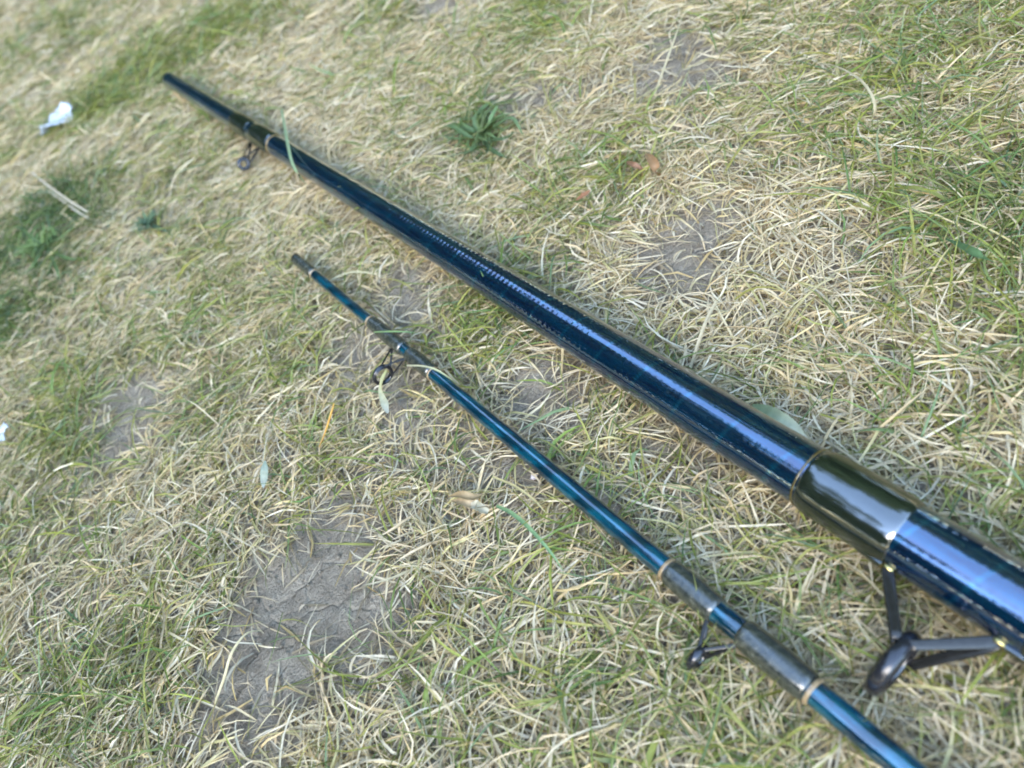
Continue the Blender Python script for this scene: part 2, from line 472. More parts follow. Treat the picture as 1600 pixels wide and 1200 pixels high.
tree_kinds = [tree_meshes(1, 6.0, 2.1, .05), tree_meshes(2, 7.2, 2.4, .05), tree_meshes(3, 5.2, 2.0, .75)]
tree_protos = [None, None, None]
for k, (az, el, dist, kd) in enumerate([(-66, 53, 9.3, 1), (-45, 54, 8.8, 0), (-26, 48, 9.2, 0), (-8, 38, 10.4, 0), (9, 35, 11, 0), (25, 59, 9.0, 1), (44, 58, 9.2, 0),
                                        (62, 52, 9.6, 0), (82, 44, 10.2, 0), (104, 32, 11, 1), (128, 30, 11, 0), (-86, 37, 10.4, 2), (-105, 37, 10.5, 2), (-125, 35, 11, 2), (-152, 24, 13, 1)]):
    r_ = empty("tree", (math.sin(math.radians(az)) * dist, math.cos(math.radians(az)) * dist, 0))
    sc_ = math.tan(math.radians(el)) * dist / (6.0, 7.2, 5.2)[kd] * .94
    r_.scale = (max(1.15, sc_ ** .5), max(1.15, sc_ ** .5), sc_)
    r_.rotation_euler = (0, 0, k * 2.1)
    tag(r_, "leafy tree beyond the lawn, mirrored as a dark shape in the lacquer of the rods", "tree", "trees standing round the lawn")
    if tree_protos[kd] is None:
        tv, tf, lv, lf = tree_kinds[kd]
        tk = mesh_np("trunk", tv, tf, M_BARK, True, r_)
        cr = mesh_np("crown", lv, lf, M_LEAF, False, r_)
        tree_protos[kd] = (tk, cr)
    else:
        for src in tree_protos[kd]:
            c_ = src.copy(); COL.objects.link(c_); c_.parent = r_


n_h = 11000  # leafy ring added out of view, keeps bright low sky out of the rods' reflections
g_ = np.random.default_rng(12)
aa = g_.uniform(0, 2 * np.pi, n_h); rr = 9.6 + g_.normal(0, .35, n_h)
hc = np.stack([np.sin(aa) * rr, np.cos(aa) * rr, g_.uniform(0, 1, n_h) * (1.7 + .5 * np.sin(aa * 7) + .3 * np.sin(aa * 17))], -1)
q1 = g_.normal(0, 1, (n_h, 3)); q1 /= np.linalg.norm(q1, axis=1)[:, None]
q2 = np.cross(q1, g_.normal(0, 1, (n_h, 3))); q2 /= np.linalg.norm(q2, axis=1)[:, None]
hs = g_.uniform(.12, .26, (n_h, 1))
hv = np.stack([hc - q1 * hs, hc + q2 * hs * .6, hc + q1 * hs, hc - q2 * hs * .6], 1).reshape(-1, 3)
screen_hedge = mesh_np("screen_hedge", hv, np.arange(4 * n_h).reshape(n_h, 4), M_LEAF, False)
tag(screen_hedge, "unseen low leafy screen added below the trees to close bright horizon gaps", "screen_hedge")

# ------------------------------------------------------------------ the two rod sections
def rod_frame(p0, p1):
    d = p1 - p0; L = np.linalg.norm(d); a = d / L
    y = np.cross([0, 0, 1], a); y /= np.linalg.norm(y)
    z = np.cross(a, y)
    return a, y, z


class Rod:
    def __init__(self, name, p0, p1, rad):
        self.p0 = p0; self.a, self.y, self.z = rod_frame(p0, p1)
        self.rad_t = np.array(rad)
        self.root = empty(name)
        a, y, z = self.a, self.y, self.z
        self.root.matrix_world = Matrix(((a[0], y[0], z[0], p0[0]), (a[1], y[1], z[1], p0[1]), (a[2], y[2], z[2], p0[2]), (0, 0, 0, 1)))
        s = np.linspace(0, .9, 9001)
        P = p0 + s[:, None] * a - CP
        zz = P @ Fw
        self.s = s; self.px = 800 + F_PX * (P @ Xi) / zz; self.py = 600 + F_PX * (P @ Yi) / zz

    def pos(self, x, y):
        return self.s[np.argmin((self.px - x) ** 2 + (self.py - y) ** 2)]

    def R(self, s):
        return np.interp(s, self.rad_t[:, 0], self.rad_t[:, 1])

    def tube(self, name, s, r, m, nseg=40, rip=None, cap0=None, cap1=True, sub=None):
        """turned part with radius r(s); rip(s, angle) adds lacquer relief"""
        th = np.arange(nseg) / nseg * 2 * math.pi
        S_, T_ = np.meshgrid(s, th, indexing='ij')
        RR = np.repeat(np.asarray(r)[:, None], nseg, 1)
        if rip is not None:
            RR = RR + rip(S_, T_)
        Vt = np.stack([S_, RR * np.cos(T_), RR * np.sin(T_)], -1).reshape(-1, 3)
        n = len(s)
        i = np.arange(n * nseg).reshape(n, nseg)
        Fq = np.stack([i[:-1], i[1:], np.roll(i, -1, 1)[1:], np.roll(i, -1, 1)[:-1]], -1).reshape(-1, 4)
        extra = []
        return mesh_np(name, Vt, Fq, m, True, sub if sub is not None else self.root)

    def wrap(self, name, s0, s1, extra, m, bulge=.0, nseg=40, seed=0, lump=.00006, ends=.0012, lay=.006):
        n = max(12, int((s1 - s0) / .0004))
        s = np.linspace(s0, s1, n)
        e = np.minimum(1, np.minimum((s - s0), (s1 - s)) / ends)
        e = np.sqrt(np.clip(1 - (1 - e) ** 2, 0, 1))
        r = self.R(s) - .00015 + (extra + .00015) * e + bulge * np.sin(np.pi * (s - s0) / (s1 - s0))

        def rip(S_, T_):
            q = T_ * 40
            return lump * 2 * fbm(S_, np.cos(T_) * .02, lay, seed, 3) + lump * 2 * fbm(S_ + 3, np.sin(T_) * .02, lay, seed + 50, 3)
        return self.tube(name, s, r, m, nseg, rip)


# thick section ------------------------------------------------
ta = at(267, 126, .0125); tb = at(1505, 893, .0168)
thick = Rod("fishing_rod_section", ta, tb,
            [(0, .0064), (.1, .0066), (.25, .0071), (.4, .0080), (.5, .0089), (.6, .0099), (.7, .0107), (.95, .0120)])
tag(thick.root, "thick navy blue lacquered fishing rod section with dark green thread wraps lying on the grass", "fishing rod")
sA = np.concatenate([np.arange(0, .72, .0005), np.arange(.72, .95, .004)])


def rip_thick(S_, T_):
    hel = np.sin(2 * np.pi * (S_ / .0031 + T_ / (2 * np.pi)))
    am = .000042 * vnoise(S_, np.cos(T_) * .004, .0045, 8) ** 1.3 + .000012 * vnoise(S_, T_ * 0, .03, 9)
    fade = np.clip((.60 - S_) / .12, .2, 1)
    return am * hel * fade + .00014 * fbm(S_, np.cos(T_) * .012, .013, 61, 3) + .00014 * fbm(S_ + 4, np.sin(T_) * .012, .013, 62, 3)


rA = thick.R(sA).copy()
o = thick.tube("blank", sA, rA, M_BLUE, 44, rip_thick)
# hollow tip and closed far end
thick.tube("tip_rim", np.array([-.0004, -.0006, -.0004, .0002, .006]), np.array([.0064, .0058, .0052, .0050, .0050]), M_BLACK, 32)
thick.tube("butt_cap", np.array([.948, .954, .9545]), np.array([.0123, .0118, .0001]), M_BLACK, 32)
w1s, grv, w1e, gold1 = thick.pos(370, 192), thick.pos(397, 208), thick.pos(431, 226), thick.pos(436, 230)
thick.wrap("thread_wrap", w1s, grv - .001, .0005, M_GWRAP, .0002, seed=3, ends=.004)
thick.wrap("thread_wrap", grv + .004, w1e, .0006, M_GWRAP, .0003, seed=4, ends=.004)
thick.wrap("trim_band", w1e + .0008, w1e + .0024, .0003, M_GOLD, ends=.0008)
nw0, nw1 = thick.pos(1262, 745), thick.pos(1418, 838)
thick.wrap("trim_band", nw0 + .0008, nw0 + .0016, .0003, M_OLIVE, ends=.0005)
thick.wrap("thread_wrap", nw0 + .0019, nw1, .00075, M_GWRAP, .0002, 48, seed=9, lump=.00016, ends=.0050, lay=.011)
nw2 = nw1 + .0375
thick.wrap("thread_wrap", nw2, nw2 + .033, .00075, M_GWRAP, .0002, 48, seed=10, lump=.00016, ends=.0050, lay=.011)


def torus(c, nrm, R_, r_, nu=36, nv=12, squash=1.0):
    nrm = np.array(nrm, float); nrm /= np.linalg.norm(nrm)
    u = np.cross(nrm, [0, .2, 1]); u /= np.linalg.norm(u); v = np.cross(nrm, u)
    V = []
    for i in range(nu):
        a = 2 * math.pi * i / nu
        d = math.cos(a) * u + math.sin(a) * v
        for j in range(nv):
            b_ = 2 * math.pi * j / nv
            V.append(np.array(c) + d * (R_ + r_ * math.cos(b_)) + nrm * r_ * squash * math.sin(b_))
    F = [(i * nv + j, ((i + 1) % nu) * nv + j, ((i + 1) % nu) * nv + (j + 1) % nv, i * nv + (j + 1) % nv) for i in range(nu) for j in range(nv)]
    return np.array(V), np.array(F)


def strip(pts, wid, thk, side, n_each=8):
    """flat bar with rounded corners along pts; wid, thk scalars or lists; side = width direction"""
    P = np.array(pts, float)
    tt = np.linspace(0, len(P) - 1, (len(P) - 1) * n_each + 1)
    Q = np.array([catmull(P, x) for x in tt])
    Wd = np.interp(tt, np.linspace(0, len(P) - 1, len(np.atleast_1d(wid))), np.atleast_1d(wid))
    Tk = np.interp(tt, np.linspace(0, len(P) - 1, len(np.atleast_1d(thk))), np.atleast_1d(thk))
    D = np.gradient(Q, axis=0); D /= np.linalg.norm(D, axis=1)[:, None]
    side = np.array(side, float)
    U = side - (D @ side)[:, None] * D; U /= np.linalg.norm(U, axis=1)[:, None]
    W_ = np.cross(D, U)
    prof = [(-.5, -.3), (-.38, -.5), (.38, -.5), (.5, -.3), (.5, .3), (.38, .5), (-.38, .5), (-.5, .3)]
    V = np.stack([Q + U * (a * Wd)[:, None] + W_ * (b * Tk)[:, None] for a, b in prof], 1)
    n, k = V.shape[:2]
    F = [(i * k + j, i * k + (j + 1) % k, (i + 1) * k + (j + 1) % k, (i + 1) * k + j) for i in range(n - 1) for j in range(k)]
    F.append(tuple(range(k))[::-1]); F.append(tuple((n - 1) * k + j for j in range(k)))
    return V.reshape(-1, 3), [tuple(f) for f in F]


def catmull(P, x):
    i = min(int(x), len(P) - 2); t_ = x - i
    p1, p2 = P[i], P[i + 1]
    p0 = P[i - 1] if i > 0 else 2 * p1 - p2
    p3 = P[i + 2] if i + 2 < len(P) else 2 * p2 - p1
    return .5 * (2 * p1 + (p2 - p0) * t_ + (2 * p0 - 5 * p1 + 4 * p2 - p3) * t_ ** 2 + (3 * p1 - p0 - 3 * p2 + p3) * t_ ** 3)


def make_guide(rod, s1, s2, sr, ring_s, ring_z, R_, r_, legw, foot_z, tilt=0.15, label=None, zspread=.75, barrel=1.5, legt=.34):
    """two footed line guide standing out sideways (towards -y of the rod) with its ring lying on the grass"""
    c = (sr, -ring_s, ring_z)
    nrm = (1, 0, tilt)
    V, F = torus(c, nrm, R_, r_, 44, 12, barrel)
    g = mesh_np("line_guide", V, F, M_FRAME, True, rod.root)
    if label: g["label"] = label
    V, F = torus(c, nrm, R_ - r_ * .8, r_ * .65, 44, 10, barrel * 1.9)
    mesh_np("ring_insert", V, F, M_BLACK, True, g)
    for s_ in (s1, s2):
        rr = rod.R(s_)
        y0 = -math.sqrt(max(0, (rr + .0007) ** 2 - foot_z ** 2))
        for q in (1, -1):
            ang = math.pi / 2 * zspread
            jy = -ring_s + R_ * math.cos(ang); jz = ring_z + q * R_ * math.sin(ang)
            p0 = np.array((s_, y0 + .0004, foot_z + q * legw * .3))
            p2 = np.array((sr + (s_ - sr) * .08, jy, jz))
            p1 = p0 + (p2 - p0) * .15 + np.array((0, -.0004, 0))
            d = p2 - p0; d /= np.linalg.norm(d)
            side = np.cross(d, (.29, -.20 * q, .9))
            V, F = strip([p0, p1, p2], [legw * .9, legw, legw * .8], [legw * legt, legw * legt, legw * legt * .9], side)
            mesh_np("leg", V, F, M_METAL, True, g)
        # flat foot running along the rod under the winding, away from the ring
        o_ = -1 if s_ == s1 else 1
        pts = []
        for k_ in range(4):
            ss = s_ + o_ * k_ * legw * 1.6
            yy = -math.sqrt(max(1e-9, (rod.R(ss) + .0006 - .00012 * k_) ** 2 - foot_z ** 2))
            pts.append((ss, yy, foot_z))
        V, F = strip(pts, [legw * .9, legw * .9, legw * .6, legw * .3], [legw * .45, legw * .4, legw * .3, legw * .15], (0, 0, 1))
        mesh_np("foot", V, F, M_GWRAP if legw > .0013 and rod.R(s1) > .005 else M_BWRAP, True, g)
    return g


g1 = make_guide(thick, nw1 + .0012, nw1 + .0325, nw1 + .0165, .0310, -.0055, .0094, .0013, .0034, -.0015, tilt=-.12, barrel=1.7,
                label="large two footed dark line guide with a black ring")
for s_ in (nw1 + .0012, nw1 + .0325):       # brass ferrules where the feet leave the winding
    V, F = torus((s_, -thick.R(s_) - .0006, -.0015), (0, 1, 0), .0019, .0006, 20, 8, 1.4)
    mesh_np("foot_ferrule", V, F, M_BRASS, True, thick.root)
g2 = make_guide(thick, grv + .002, grv + .016, grv + .018, .0215, -.0040, .0034, .0011, .0014, -.003, tilt=.45, zspread=.6,
                label="small dark line guide with a round ring")

# thin section -------------------------------------------------
ua = at(463, 405, .0085); ub = at(1334, 1133, .0095)
thin = Rod("fishing_rod_section", ua, ub,
           [(0, .0027), (.09, .0027), (.15, .0030), (.21, .0035), (.29, .0037), (.35, .0038), (.62, .0048)])
tag(thin.root, "thin teal blue fishing rod section with charcoal wraps and tan bands lying on the grass", "fishing rod")
sB = np.concatenate([np.arange(0, .42, .0005), np.arange(.42, .62, .004)])


def rip_thin(S_, T_):
    am = np.clip(.6 + 1.2 * fbm(S_, T_ * 0, .05, 33, 2), .2, 1.4)
    wav = np.sin(2 * np.pi * (S_ / .0165 + T_ / (2 * np.pi)) + 2.0 * vnoise(S_, T_ * 0, .03, 4))
    ru = np.clip((.11 - S_) / .03, 0, 1)
    return am * .00009 * wav + .00011 * fbm(S_, np.cos(T_) * .006, .007, 71, 3) + .00011 * fbm(S_ + 4, np.sin(T_) * .006, .007, 72, 3) \
        + ru * .00012 * fbm(S_, np.cos(T_) * .004, .0028, 75, 2)


thin.tube("blank", sB, thin.R(sB), M_TEAL, 32, rip_thin)
thin.tube("tip_rim", np.array([-.0003, -.0004, -.0002, .004]), np.array([.0030, .0026, .0020, .0019]), M_BLACK, 24)
thin.tube("butt_cap", np.array([.619, .623, .6233]), np.array([.0051, .0048, .0001]), M_BLACK, 24)
b1, b2, b3 = thin.pos(490, 431), thin.pos(579, 503), thin.pos(677, 584)
b4, w4, w5, b5 = thin.pos(1043, 890), thin.pos(1122, 955), thin.pos(1158, 988), thin.pos(1271, 1080)
fo1, fo2 = thin.pos(612, 533), thin.pos(640, 556)
thin.wrap("thread_wrap", 0.0003, b1 - .0008, .0004, M_BWRAP, 0, 32, 21, .0001, .0010, .003)
thin.wrap("trim_band", b1 - .0006, b1 + .0006, .0004, M_TAN, ends=.0004)
thin.wrap("trim_band", b2 - .0006, b2 + .0006, .0004, M_TAN, ends=.0004)
thin.wrap("thread_wrap", b2 + .0008, fo2 - .0060, .0006, M_BWRAP, .0003, 32, 22, .00014, .0012, .004)
thin.wrap("thread_wrap", fo2 - .0012, b3 - .0008, .0006, M_BWRAP, .0003, 32, 23, .00012, .0014, .005)
thin.wrap("trim_band", b3 - .0006, b3 + .0006, .0004, M_TAN, ends=.0004)
thin.wrap("trim_band", b4 - .0007, b4 + .0007, .0005, M_TAN, ends=.0004)
thin.wrap("thread_wrap", b4 + .0009, w4, .0007, M_BWRAP, .0002, 32, 24, .00010, .0016, .006)
thin.wrap("thread_wrap", w5, b5 - .0009, .0009, M_BWRAP, .0003, 32, 25, .00006, .0022, .008)
thin.wrap("trim_band", b5 - .0007, b5 + .0008, .0007, M_TAN, ends=.0004)
make_guide(thin, fo1 + .003, fo2 - .002, (fo1 + fo2) / 2 + .003, .0150, -.0022, .0046, .0007, .0010, -.001, tilt=.0, zspread=.7,
           label="small dark line guide half sunk in the grass")
make_guide(thin, w4 - .001, w5 + .001, (w4 + w5) / 2 - .001, .0140, -.0032, .0037, .0009, .0013, -.001, tilt=-.14, zspread=.7,
           label="slim dark line guide seen edge on")

RODS = [thick, thin]


def rod_clear(P, margin):
    """signed clearance of points from the rods (negative inside)"""
    best = np.full(P.shape[:-1], 9.0)
    for r_ in RODS:
        d = P - r_.p0
        s = d @ r_.a
        q = d - s[..., None] * r_.a
        rad = np.where((s > -.003) & (s < .95), r_.R(np.clip(s, 0, .95)) + .0012, -1)
        if r_ is thin: rad = np.where(s > .62, -1, rad)
        best = np.minimum(best, np.linalg.norm(q, axis=-1) - rad - margin)
    return best


# ------------------------------------------------------------------ grass
VIEW = [at(x, y)[:2] for x, y in ((-170, -40), (1660, -60), (1720, 1290), (-120, 1290))]
AROUND = [np.array(q) for q in ((-.62, 1.75), (.15, 1.75), (.62, .20), (.30, -.22), (-.50, -.22), (-.72, .55))]


def inside(P, poly):
    r_ = np.ones(len(P), bool)
    for i in range(len(poly)):
        a, b = poly[i], poly[(i + 1) % len(poly)]
        r_ &= (b[0] - a[0]) * (P[:, 1] - a[1]) - (b[1] - a[1]) * (P[:, 0] - a[0]) < 0
    return r_


def lawn_points(per_m2, zone=0):
    """random root points on the lawn: zone 0 before the camera, 1 in a margin round that, 2 on the wider lawn"""
    lo, hi = [(np.min(VIEW, 0), np.max(VIEW, 0)), (np.min(AROUND, 0), np.max(AROUND, 0)), (np.array((-1.9, -1.0)), np.array((1.5, 2.9)))][zone]
    P = lo + rng.uniform(0, 1, (int(per_m2 * np.prod(hi - lo)), 2)) * (hi - lo)
    v = inside(P, VIEW)
    if zone == 0:
        P = P[v]
        return P[rng.uniform(0, 1, len(P)) < np.clip(1.32 - P[:, 1] * .95, .28, 1)]
    a = inside(P, AROUND)
    return P[a & ~v] if zone == 1 else P[~a & ~v]


def blades(P, az, L, W, e0, e1, curl, twist, layer, K, fold, taper):
    """(N) blade arrays -> verts (N,K,3,3)"""
    n = len(P)
    t_ = np.linspace(0, 1, K)
    el = e0[:, None] + (e1 - e0)[:, None] * t_[None] ** 1.1
    a = az[:, None] + curl[:, None] * t_[None] ** 1.3
    # a fifth of the blades are creased: from one point on they turn off sharply
    kp = rng.uniform(.3, .8, n)[:, None]; kk = (rng.uniform(0, 1, n) < .22)[:, None]
    past = np.where(kk, t_[None] > kp, False)
    a = a + past * rng.normal(0, .8, n)[:, None]
    el = el + past * rng.normal(-.3, .5, n)[:, None]
    D = np.stack([np.cos(el) * np.cos(a), np.cos(el) * np.sin(a), np.sin(el)], -1)
    seg = (L / (K - 1))[:, None, None]
    C = np.zeros((n, K, 3))
    C[:, 0, :2] = P; C[:, 0, 2] = ground_h(P[:, 0], P[:, 1]) - .0008
    C[:, 1:] = C[:, :1] + np.cumsum((D[:, :-1] + D[:, 1:]) / 2 * seg, 1)
    g = ground_h(C[..., 0], C[..., 1]) + layer[:, None] * np.minimum(1, t_ * 3)[None]
    low = C[..., 2] < g
    low[:, 0] = False
    C[..., 2] = np.where(low, g, C[..., 2])
    side = np.stack([-np.sin(a), np.cos(a), np.zeros_like(a)], -1)
    up = np.cross(D, side)
    tw = twist[:, 0:1] + twist[:, 1:2] * t_[None]
    sd_ = side * np.cos(tw)[..., None] + up * np.sin(tw)[..., None]
    nr = -side * np.sin(tw)[..., None] + up * np.cos(tw)[..., None]
    wp = np.interp(t_, [0, .15, .55, .85, 1], taper)
    hw = (W[:, None] * wp[None] / 2)[..., None]
    f_ = fold[:, None, None]
    return np.stack([C - sd_ * hw, C - nr * hw * f_, C + sd_ * hw], 2)


def grass_object(name, Vb, colors, m, label):
    """Vb (N,K,3,3), colours (N,K,3)"""
    n, K = Vb.shape[:2]
    base = (np.arange(n) * K * 3)[:, None, None]
    k = np.arange(K - 1)[None, :, None] * 3
    j = np.arange(2)[None, None, :]
    i0 = base + k + j
    F = np.stack([i0, i0 + 1, i0 + 4, i0 + 3], -1).reshape(-1, 4)
    c = np.repeat(colors[:, :, None, :], 3, 2).reshape(-1, 3)
    o = mesh_np(name, Vb.reshape(-1, 3), F, m, True, None, c)
    tag(o, label, None, None, "stuff")
    return o


def settle(Vb):
    """blades that would run into a rod bend round it; blades rooted under a rod are left out"""
    cl = rod_clear(Vb[:, :, 1], .0006)
    hit = cl.min(1) < 0
    keep = np.ones(len(Vb), bool)
    ids = np.nonzero(hit)[0]
    W_ = Vb[ids].copy()
    drop = cl[ids, 0] < .0004
    for r_ in RODS:
        d = W_[:, :, 1] - r_.p0
        s = d @ r_.a
        q = d - s[..., None] * r_.a
        n_ = np.linalg.norm(q, axis=-1)
        rad = r_.R(np.clip(s, 0, .95)) + .0016
        ins = (n_ < rad) & (s > -.002) & (s < (.95 if r_ is thick else .62))
        side0 = np.sign(q[:, 0] @ r_.y)[:, None]
        qn = q / np.maximum(n_, 1e-6)[..., None]
        cross = (qn @ r_.y) * side0 < .15
        drop |= (ins & cross & (q @ r_.z < 0)).any(1)
        drop |= (ins & cross).sum(1) > 2
        W_ += (qn * np.where(ins, rad - n_, 0)[..., None])[:, :, None, :]
    Vb[ids] = W_
    keep[ids] = ~drop
    return keep


def density(x, y):
    b = blobs(x + .010 * fbm(x, y, .03, 91, 3), y + .012 * fbm(x, y, .03, 92, 3), BARE, 1.5)
    n = .5 + 1.3 * fbm(x, y, .07, 41, 4)
    d = np.clip(.95 + 1.1 * (n - .5), .35, 1.2) * np.clip(1 - 1.06 * b, .06, 1)
    return d * (1 - .95 * np.exp(-(((x - PIT[0]) / .007) ** 2 + ((y - PIT[1]) / .009) ** 2)))


def greenness(x, y):
    return np.clip(.07 + blobs(x, y, GREEN) * .72 + .75 * fbm(x, y, .10, 51, 4) + .5 * fbm(x, y, .025, 55, 2), 0.02, .95)


def tufts(n_t, wide, per):
    """tuft centres thinned by density, blades fanning out of each"""
    P = lawn_points(n_t, wide)
    P = P[rng.uniform(0, 1.2, len(P)) < density(P[:, 0], P[:, 1])]
    m = rng.poisson(per, len(P)) + 1
    ti = np.repeat(np.arange(len(P)), m)
    off = rng.normal(0, .0028, (len(ti), 2))
    main = rng.uniform(0, 2 * np.pi, len(P))
    az = np.where(rng.uniform(0, 1, len(ti)) < .55, np.arctan2(off[:, 1], off[:, 0]), main[ti]) + rng.normal(0, .55, len(ti))
    return P[ti] + off, az, ti


STRAW = np.array([1.0, .98, .96]) * np.array([(.68, .53, .31), (.73, .61, .39), (.62, .46, .23), (.74, .66, .48), (.58, .46, .28), (.64, .50, .22), (.70, .59, .35), (.50, .44, .18), (.72, .62, .42)])
FRESH = np.array([(.14, .21, .04), (.19, .26, .05), (.26, .29, .05), (.11, .19, .05), (.16, .23, .06), (.31, .30, .06), (.23, .24, .045), (.16, .24, .11), (.25, .27, .05), (.33, .31, .08)])


def dry_layer(n_t, per, wide, K, lscale, wscale, name, label):
    P, az, ti = tufts(n_t, wide, per)
    G = greenness(P[:, 0], P[:, 1])
    k = rng.uniform(0, 1, len(P)) > G * .7
    P, az = P[k], az[k]
    n = len(P)
    far = np.clip((P[:, 1] - .5) / .7, 0, 1)
    L = np.minimum(rng.gamma(5, .0038, n) + .007, .036) * lscale * (1 + .4 * far)
    L *= 1 - .45 * np.clip(blobs(P[:, 0], P[:, 1], BARE, 1.9), 0, 1)
    W = (.00036 + .00075 * rng.uniform(0, 1, n) ** 1.6) * wscale * (1 + 1.0 * far)
    e0 = np.radians(rng.uniform(2, 50, n) * rng.uniform(.5, 1, n)); e1 = np.radians(rng.uniform(-80, 5, n))
    curl = rng.normal(0, .7, n)
    tw = np.stack([rng.normal(0, .7, n), rng.normal(0, 1.0, n)], 1)
    Vb = blades(P, az, L, W, e0, e1, curl, tw, rng.uniform(.0004, .0055, n), K, rng.uniform(.2, .8, n), [.7, 1, .95, .6, .12])
    ok = settle(Vb)
    Vb = Vb[ok]; n = len(Vb)
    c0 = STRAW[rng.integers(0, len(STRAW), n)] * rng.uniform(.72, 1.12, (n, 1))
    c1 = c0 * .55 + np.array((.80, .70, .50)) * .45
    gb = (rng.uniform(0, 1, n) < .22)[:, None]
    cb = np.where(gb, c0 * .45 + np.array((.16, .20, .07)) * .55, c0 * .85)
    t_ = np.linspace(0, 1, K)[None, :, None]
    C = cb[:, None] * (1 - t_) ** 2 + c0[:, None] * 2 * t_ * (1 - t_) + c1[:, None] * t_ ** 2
    return grass_object(name, Vb, C, M_DRY, label)


def green_layer(n_t, per, wide, K, lscale, wscale, name, label):
    P, az, ti = tufts(n_t, wide, per)
    G = greenness(P[:, 0], P[:, 1])
    k = rng.uniform(0, 1, len(P)) < G * .85
    P, az, ti = P[k], az[k], ti[k]
    n = len(P)
    far = np.clip((P[:, 1] - .5) / .7, 0, 1)
    L = np.minimum(rng.gamma(5, .0040, n) + .008, .036) * lscale * (1 + .35 * np.clip(G[k] - .4, 0, .5)) * (1 + .4 * far)
    W = (.00036 + .00075 * rng.uniform(0, 1, n) ** 1.6) * wscale * (1 + 1.0 * far) * np.where(rng.uniform(0, 1, n) < .08, 1.7, 1)
    e0 = np.radians(rng.uniform(10, 62, n)); e1 = np.radians(rng.uniform(-60, 15, n))
    tw = np.stack([rng.normal(0, .6, n), rng.normal(0, .8, n)], 1)
    Vb = blades(P, az, L, W, e0, e1, rng.normal(0, .5, n), tw, rng.uniform(.0006, .006, n), K, rng.uniform(.2, .7, n), [.75, 1, .9, .5, .06])
    ok = settle(Vb)
    Vb = Vb[ok]; n = len(Vb)
    c0 = FRESH[rng.integers(0, len(FRESH), n)] * rng.uniform(.7, 1.25, (n, 1))
    rt = Vb[:, 0, 1]
    dk = blobs(rt[:, 0], rt[:, 1], [(60, 375, 130, 1), (20, 470, 100, .8), (752, 212, 60, .6), (1560, 320, 80, .5)])[:, None]   # a darker, lusher kind of grass
    c0 = c0 * (1 - .45 * dk) * (1 - dk * np.array((.25, 0, -.25)))
    tipdry = rng.uniform(0, 1, (n, 1)) ** 2 * (1 - .7 * dk)
    c1 = c0 * (1 - .7 * tipdry) + np.array((.55, .47, .25)) * .7 * tipdry
    cb = c0 * .8 + np.array((.30, .30, .16)) * .2
    t_ = np.linspace(0, 1, K)[None, :, None]
    C = cb[:, None] * (1 - t_) ** 2 + c0[:, None] * 2 * t_ * (1 - t_) + c1[:, None] * t_ ** 2
    return grass_object(name, Vb, C, M_GRN, label)


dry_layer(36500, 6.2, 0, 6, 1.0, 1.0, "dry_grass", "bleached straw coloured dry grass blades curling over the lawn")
green_layer(40000, 5.6, 0, 6, 1.0, 1.0, "green_grass", "living green grass blades growing between the dry ones")


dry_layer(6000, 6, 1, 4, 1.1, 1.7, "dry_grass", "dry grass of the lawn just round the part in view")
green_layer(7500, 5, 1, 5, 1.1, 1.4, "green_grass", "green grass of the lawn just round the part in view")
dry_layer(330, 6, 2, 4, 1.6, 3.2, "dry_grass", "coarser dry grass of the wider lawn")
green_layer(600, 5, 2, 4, 1.6, 3.0, "green_grass", "coarser green grass of the wider lawn")


def thatch(n):
    P = lawn_points(n)
    dn = density(P[:, 0], P[:, 1])
    P = P[rng.uniform(0, 1.1, len(P)) < .05 + .95 * dn]
    n = len(P); K = 3
    e = np.zeros(n)
    Vb = blades(P, rng.uniform(0, 6.28, n), rng.uniform(.004, .020, n), rng.uniform(.0004, .0011, n), e + np.radians(rng.uniform(-2, 8, n)),
                e - np.radians(rng.uniform(0, 8, n)), rng.normal(0, .5, n), np.stack([rng.normal(0, .5, n), rng.normal(0, .3, n)], 1),
                rng.uniform(.0003, .0026, n), K, rng.uniform(.1, .5, n), [.6, 1, 1, .9, .5])
    Vb[:, 0, :, 2] += .0011
    ok = settle(Vb); Vb = Vb[ok]; n = len(Vb)
    pal = np.array([(.44, .36, .23), (.52, .42, .26), (.36, .29, .18), (.58, .50, .34), (.32, .27, .19), (.48, .35, .15)])
    c = pal[rng.integers(0, len(pal), n)] * rng.uniform(.65, 1.1, (n, 1))
    return grass_object("thatch", Vb, np.repeat(c[:, None], K, 1), M_DRY, "grey flat litter of dead grass bits on the soil")


thatch(100000)


